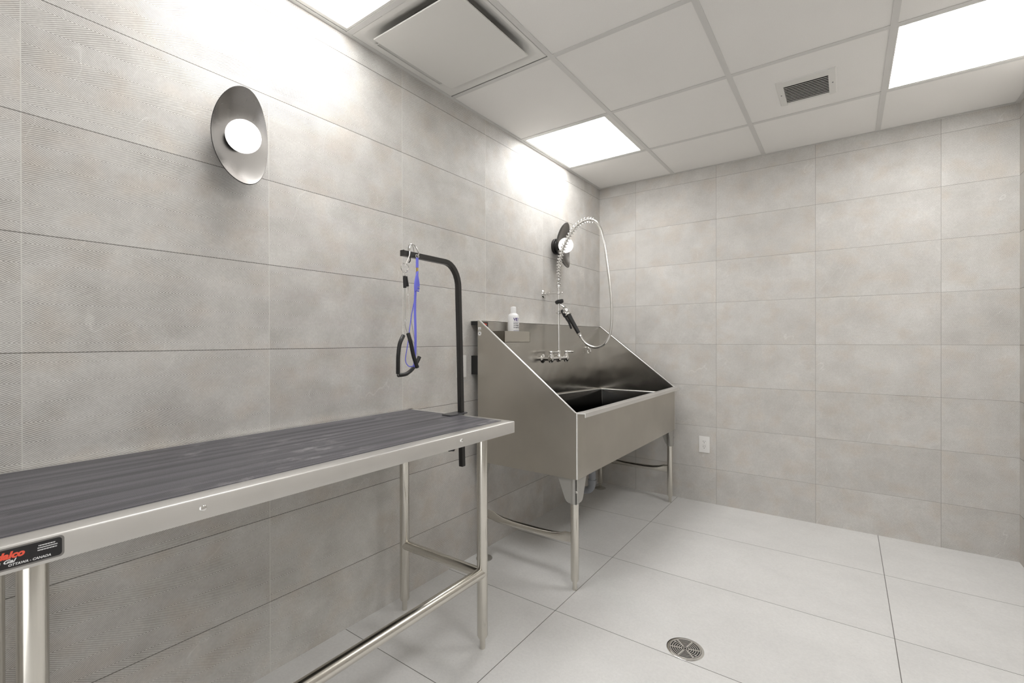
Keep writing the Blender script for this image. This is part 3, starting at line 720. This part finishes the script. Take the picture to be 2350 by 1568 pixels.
    # flattened end braces
    for y in (-1.612, -0.145):
        xs_ = [0.070, 0.125, 0.155, 0.20, 0.27, 0.35, 0.43, 0.50, 0.545, 0.575, 0.622]
        z_ = [0.248, 0.246, 0.238, 0.233, 0.232, 0.232, 0.232, 0.233, 0.236, 0.242, 0.244]
        fl = [(1.55, 0.12), (1.5, 0.16), (1.35, 0.5), (1.15, 0.85), (1, 1), (1, 1), (1, 1), (1.1, 0.9), (1.3, 0.55), (1.5, 0.16), (1.5, 0.12)]
        MB().tube([(a, y, b) for a, b in zip(xs_, z_)], 0.0165, 20, flat=fl).build('end_brace', 'tube_h', t)
    # waste pipe
    pp = catmull([(0.357, -0.88, 0.54), (0.357, -0.88, 0.40), (0.357, -0.88, 0.285), (0.353, -0.88, 0.255), (0.335, -0.88, 0.230), (0.305, -0.88, 0.222), (0.275, -0.88, 0.212), (0.245, -0.88, 0.190), (0.238, -0.88, 0.150), (0.236, -0.88, 0.002)], 6)
    wp = MB().tube(pp, 0.022, 24).build('waste_pipe', 'pvc', t)
    MB().cyl((0.357, -0.88, 0.275), (0.357, -0.88, 0.300), 0.0265, seg=28).build('pipe_collar', 'pvc', wp)
    MB().cyl((0.236, -0.88, 0.05), (0.236, -0.88, 0.09), 0.0265, seg=28).build('pipe_collar', 'pvc', wp)
    # soap tray
    x0, x1, y0, y1, z0, z1 = BX0 + 0.004, 0.150, -1.531, -1.281, 1.172, 1.235
    MB().box(x0, x1, y0, y1, z0, z0 + 0.002).box(x1 - 0.002, x1, y0, y1, z0, z1).box(x0, x1, y0, y0 + 0.002, z0, z1).box(x0, x1, y1 - 0.002, y1, z0, z1).box(x0, x0 + 0.002, y0, y1, z0, z1).build('soap_tray', 'steel', t)
    # corner stickers and maker plate
    mp = MB().box(BX0 + 0.004, BX0 + 0.005, -1.622, -1.557, 1.245, 1.284).build('maker_plate', 'plate', t)
    text_obj('plate_lettering', 'dalco', 0.020, lambda x, y, z: (BX0 + 0.0052 + z, -1.612 + x, 1.267 + y * 0.9), 'red', mp, shear=0.25, offset=0.0006)
    ll = MB()
    for k, (a, b) in enumerate(((-1.612, -1.564), (-1.608, -1.570), (-1.612, -1.566))): ll.box(BX0 + 0.005, BX0 + 0.0054, a, b, 1.2585 - k * 0.0045, 1.2605 - k * 0.0045)
    ll.build('plate_fine_print', 'whitei', mp)
    st = MB().box(0.0535, 0.0725, BY0 - 0.0006, BY0, 1.2395, 1.2545).build('sticker', 'plastic', t)
    MB().box(0.0550, 0.0710, BY0 - 0.0009, BY0 - 0.0005, 1.2415, 1.2440).box(0.0615, 0.0645, BY0 - 0.0009, BY0 - 0.0005, 1.2465, 1.2510).build('sticker_print', 'ink', st)
    rs = MB().cyl((0.0635, BY0, 1.2205), (0.0635, BY0 - 0.0006, 1.2205), 0.0115, seg=32).build('round_sticker', 'plastic', t)
    MB().ring((0.0635, BY0 - 0.0006, 1.2205), 0.0085, 0.0003, 'y', 32, 6).cyl((0.0635, BY0 - 0.0004, 1.2205), (0.0635, BY0 - 0.0009, 1.2205), 0.0035, seg=20).build('sticker_print', 'ink', rs)
    # hanging ring on the splash back
    hr = MB().tube(catmull([(BX0 + 0.003, -0.352, 1.128), (BX0 + 0.018, -0.352, 1.130), (BX0 + 0.024, -0.352, 1.120)], 5), 0.0028, 10).build('ring_hook', 'chrome', t)
    MB().ring((BX0 + 0.026, -0.352, 1.102), 0.013, 0.0026, 'y', 28, 8, 0.019).build('ring', 'chrome', hr)
tub()

# ------------------------------------------------------------------ pre-rinse faucet with spring riser
def faucet():
    y0 = -0.882; xr = 0.116; zf = 1.064
    t = thing('spray_faucet', 'chrome faucet on the tub with coil spring, steel hose and black spray handle', 'faucet', (BX0 + 0.004, y0, zf))
    b = MB(); xb = xr
    b.tube([(xb, y0 - 0.118, zf), (xb, y0 + 0.118, zf)], 0.0125, 24)
    b.lathe((xb, y0, zf), [(0.014, -0.020), (0.017, -0.014), (0.017, 0.014), (0.013, 0.022), (0.012, 0.035)], 'z', 24)
    for s in (-1, 1):
        yy = y0 + s * 0.100
        b.lathe((xb, yy, zf), [(0.006, -0.028), (0.012, -0.024), (0.018, -0.012), (0.018, 0.012), (0.0145, 0.022), (0.0145, 0.030)], 'z', 24)
        b.lathe((BX0 + 0.004, yy, zf), [(0.030, 0.0), (0.030, 0.003), (0.022, 0.008), (0.014, 0.012), (0.0125, 0.07)], 'x', 28)
        b.lathe((xb, yy, zf), [(0.017, -0.014), (0.0155, 0.014)], 'y', 6)
    b.build('valve_body', 'chrome', t)
    for s, ang in ((-1, 0.12), (1, 0.95)):
        yy = y0 + s * 0.100; h = MB()
        h.lathe((xb, yy, zf + 0.028), [(0.010, 0.0), (0.013, 0.006), (0.013, 0.016), (0.010, 0.022), (0.004, 0.024)], 'z', 22)
        d = Vector((math.sin(ang), math.cos(ang), 0))
        c = Vector((xb, yy, zf + 0.042)); L_ = 0.075 if s < 0 else 0.05
        h.tube([c, c + d * 0.02, c + d * L_ * 0.9, c + d * L_], [0.0055, 0.0045, 0.0065, 0.004], 12)
        h.build('lever_handle', 'chrome', t)
    MB().cyl((xr, y0, zf + 0.02), (xr, y0, 1.535), 0.0075, seg=20).build('riser_pipe', 'chrome', t)
    MB().lathe((xr, y0, zf + 0.034), [(0.011, 0), (0.0125, 0.004), (0.0125, 0.014), (0.009, 0.02)], 'z', 20).build('riser_nut', 'chrome', t)
    br = MB().lathe((0.0, y0, 1.498), [(0.029, 0.0), (0.029, 0.002), (0.024, 0.008), (0.011, 0.011), (0.009, 0.013), (0.009, 0.030), (0.0115, 0.031), (0.0115, 0.042), (0.0065, 0.044), (0.0065, 0.106)], 'x', 28)
    br.lathe((xr, y0, 1.487), [(0.0095, 0), (0.0125, 0.002), (0.0125, 0.020), (0.0095, 0.022)], 'z', 20)
    br.cyl((xr + 0.008, y0, 1.498), (xr + 0.026, y0, 1.498), 0.004, seg=12).sphere((xr + 0.026, y0, 1.498), 0.0052, 12)
    br.build('wall_bracket', 'chrome', t)
    # hose
    X = y0
    hp = [(0.116, X, 1.535), (0.116, X, 1.62), (0.123, X, 1.707), (0.163, X, 1.815), (0.238, X, 1.912), (0.312, X, 1.948), (0.375, X, 1.938), (0.417, X, 1.885), (0.440, X, 1.80), (0.456, X, 1.70), (0.476, X, 1.56), (0.490, X, 1.42),
          (0.492, X, 1.30), (0.478, X, 1.215), (0.440, X, 1.158), (0.388, X, 1.138), (0.335, X, 1.150), (0.298, X, 1.180), (0.2735, X, 1.213)]
    P = catmull(hp, 10)
    MB().tube(P, 0.0078, 18).build('hose', 'hose', t)['label'] = 'braided steel hose'
    # spring around the first part
    S = catmull(hp[:7], 24); cum = [0]
    for i in range(1, len(S)): cum.append(cum[-1] + (S[i] - S[i - 1]).length)
    def at(d):
        d = max(0, min(cum[-1] - 1e-6, d)); i = 0
        import bisect
        i = bisect.bisect_right(cum, d) - 1; i = min(i, len(S) - 2)
        f = (d - cum[i]) / (cum[i + 1] - cum[i]); return S[i].lerp(S[i + 1], f), (S[i + 1] - S[i]).normalized()
    Lt = cum[-1]; turns = 31; steps = turns * 18; q = []
    dens = [1.0 + 1.6 * max(0, 1 - (i / steps) * 5) for i in range(steps + 1)]  # tighter at the foot
    inv = [1 / d for d in dens]; tot = sum(inv); acc = 0
    for i in range(steps + 1):
        p, T_ = at(0.004 + (Lt - 0.006) * acc / tot); acc += inv[i]
        Bv = Vector((0, 1, 0)); N = T_.cross(Bv).normalized(); a = 2 * math.pi * i / 18
        q.append(p + N * math.cos(a) * 0.0165 + Bv * math.sin(a) * 0.0165)
    MB().tube(q, 0.0026, 8).build('coil_spring', 'chrome', t)
    MB().lathe((0.116, X, 1.530), [(0.010, 0), (0.0165, 0.002), (0.0165, 0.010), (0.011, 0.012)], 'z', 20).build('spring_collar', 'chrome', t)
    # hook that carries the sprayer
    hk = MB().lathe((xr, y0, 1.357), [(0.0095, 0), (0.0118, 0.002), (0.0118, 0.014), (0.0095, 0.016)], 'z', 20)
    hk.tube([(xr + 0.008, y0, 1.366), (xr + 0.040, y0, 1.367), (xr + 0.055, y0, 1.362), (xr + 0.065, y0 + 0.010, 1.352)], 0.0042, 12)
    hk.tube([(xr - 0.008, y0, 1.366), (xr - 0.020, y0, 1.366)], 0.003, 10)
    hk.tube(catmull([(xr + 0.045, y0 - 0.018, 1.362), (xr + 0.062, y0 - 0.016, 1.362), (xr + 0.066, y0, 1.362), (xr + 0.062, y0 + 0.016, 1.362), (xr + 0.045, y0 + 0.018, 1.362)], 4), 0.0038, 10)
    hk.build('sprayer_hook', 'chrome', t)
    # spray handle : axis from hose end up to the head
    a = Vector((0.2735, X, 1.213)); e = Vector((0.176, X, 1.372)); D = (e - a).normalized(); Nn = Vector((D.z, 0, -D.x))
    if Nn.x > 0: Nn = -Nn
    sp = thing_part = MB()
    def ax(pf):
        mb = MB(); pts = [a + D * h for r, h in pf]; mb.tube(pts, [r for r, h in pf], 22); return mb
    ax([(0.0085, -0.012), (0.0105, -0.008), (0.0105, 0.004), (0.0125, 0.006), (0.0125, 0.016), (0.009, 0.020)]).build('hose_nut', 'chrome', t)
    hd = ax([(0.0105, 0.018), (0.0125, 0.022), (0.0140, 0.060), (0.0150, 0.120), (0.0165, 0.150), (0.0160, 0.160)]).build('spray_grip', 'grip', t)
    ax([(0.0175, 0.158), (0.0205, 0.160), (0.0205, 0.165), (0.016, 0.168), (0.015, 0.190), (0.018, 0.196), (0.018, 0.212), (0.010, 0.220)]).build('valve_head', 'chrome', hd)
    # side boss, black cover and trigger
    c = a + D * 0.190
    m = MB().tube([c - Nn * -0.004, c + Nn * 0.020], [0.014, 0.012], 18); m.build('valve_boss', 'chrome', hd)
    k0 = c + Nn * 0.026 - D * 0.018
    MB().tube([k0 - D * 0.012, k0 - D * 0.006, k0 + D * 0.038, k0 + D * 0.044], [0.008, 0.0115, 0.0115, 0.008], 16).build('lever_cover', 'grip', hd)
    tr = catmull([k0 - D * 0.008, k0 - D * 0.030 + Nn * 0.000, k0 - D * 0.058 - Nn * 0.002, k0 - D * 0.100 + Nn * 0.004], 6)
    MB().tube(tr, [0.007] * (len(tr) - 1) + [0.005], 14).build('trigger_lever', 'grip', hd)
    # neck and round spray face at the top
    n0 = a + D * 0.214; n1 = n0 + D * 0.026 + Nn * 0.010; n2 = n1 + D * 0.022 + Nn * 0.004
    MB().tube(catmull([n0, n1, n2], 6), 0.0062, 14).build('spray_neck', 'chrome', hd)
    fd = (Vector((-0.30, 0.0, 0.954))).normalized()
    MB().tube([n2 - fd * 0.002, n2 + fd * 0.002, n2 + fd * 0.016, n2 + fd * 0.020], [0.018, 0.027, 0.030, 0.027], 28).build('spray_face', 'grip', hd)
faucet()

# ------------------------------------------------------------------ shampoo bottle
def shampoo():
    cx, cy, z0 = 0.096, -1.372, 1.1745; r = 0.0325
    t = thing('shampoo_bottle', 'white pet shampoo bottle with a flip cap, standing in the tray on the splash back', 'bottle', (cx, cy, z0))
    MB().lathe((cx, cy, z0), [(r * 0.93, 0.0), (r, 0.004), (r, 0.140), (r * 0.97, 0.150), (r * 0.86, 0.158), (r * 0.62, 0.164), (r * 0.5, 0.166), (r * 0.5, 0.170)], 'z', 40).build('bottle_body', 'bottle', t)
    MB().lathe((cx, cy, z0), [(0.0155, 0.168), (0.0160, 0.169), (0.0158, 0.198), (0.0150, 0.2015), (0.012, 0.2035), (0.006, 0.2045)], 'z', 32).build('cap', 'bottle', t)
    # lettering wraps round the front, starting where it faces the room
    ang0 = math.atan2(-3.57 - cy, 1.666 - cx) + 0.02
    def wrap(sx, zz):
        def fn(x, y, z): a = ang0 + (x * sx) / r; q = r + 0.0003 + z; return (cx + q * math.cos(a), cy + q * math.sin(a), z0 + zz + y)
        return fn
    lb = text_obj('label_print', 'VET', 0.0235, wrap(0.92, 0.1215), 'purple', t, offset=0.0009)
    for i, wd in enumerate(('ALOE &', 'OATMEAL', 'SHAMPOO')):
        text_obj('label_print', wd, 0.0100, wrap(0.85, 0.1025 - i * 0.0115), 'ink', t, offset=0.00025)
    for z in (0.1135, 0.0625):
        ln = MB(); n = 14; vs = []
        for k in range(n + 1):
            a = ang0 + k / n * 0.046 / r
            for q in (r + 0.0002, r + 0.0005):
                for dz in (0, 0.0016): vs.append((cx + q * math.cos(a), cy + q * math.sin(a), z0 + z + dz))
        fs = [(k * 4 + 2, k * 4 + 3, k * 4 + 7, k * 4 + 6) for k in range(n)] + [(k * 4 + 1, k * 4 + 5, k * 4 + 7, k * 4 + 3) for k in range(n)] + [(k * 4, k * 4 + 2, k * 4 + 6, k * 4 + 4) for k in range(n)]
        ln.add(vs, fs)
        ln.build('label_rule', 'purple', t)
shampoo()

# drop the builder's own bookkeeping
for o in bpy.data.objects:
    for k in ('_w', '_m'):
        if k in o: del o[k]
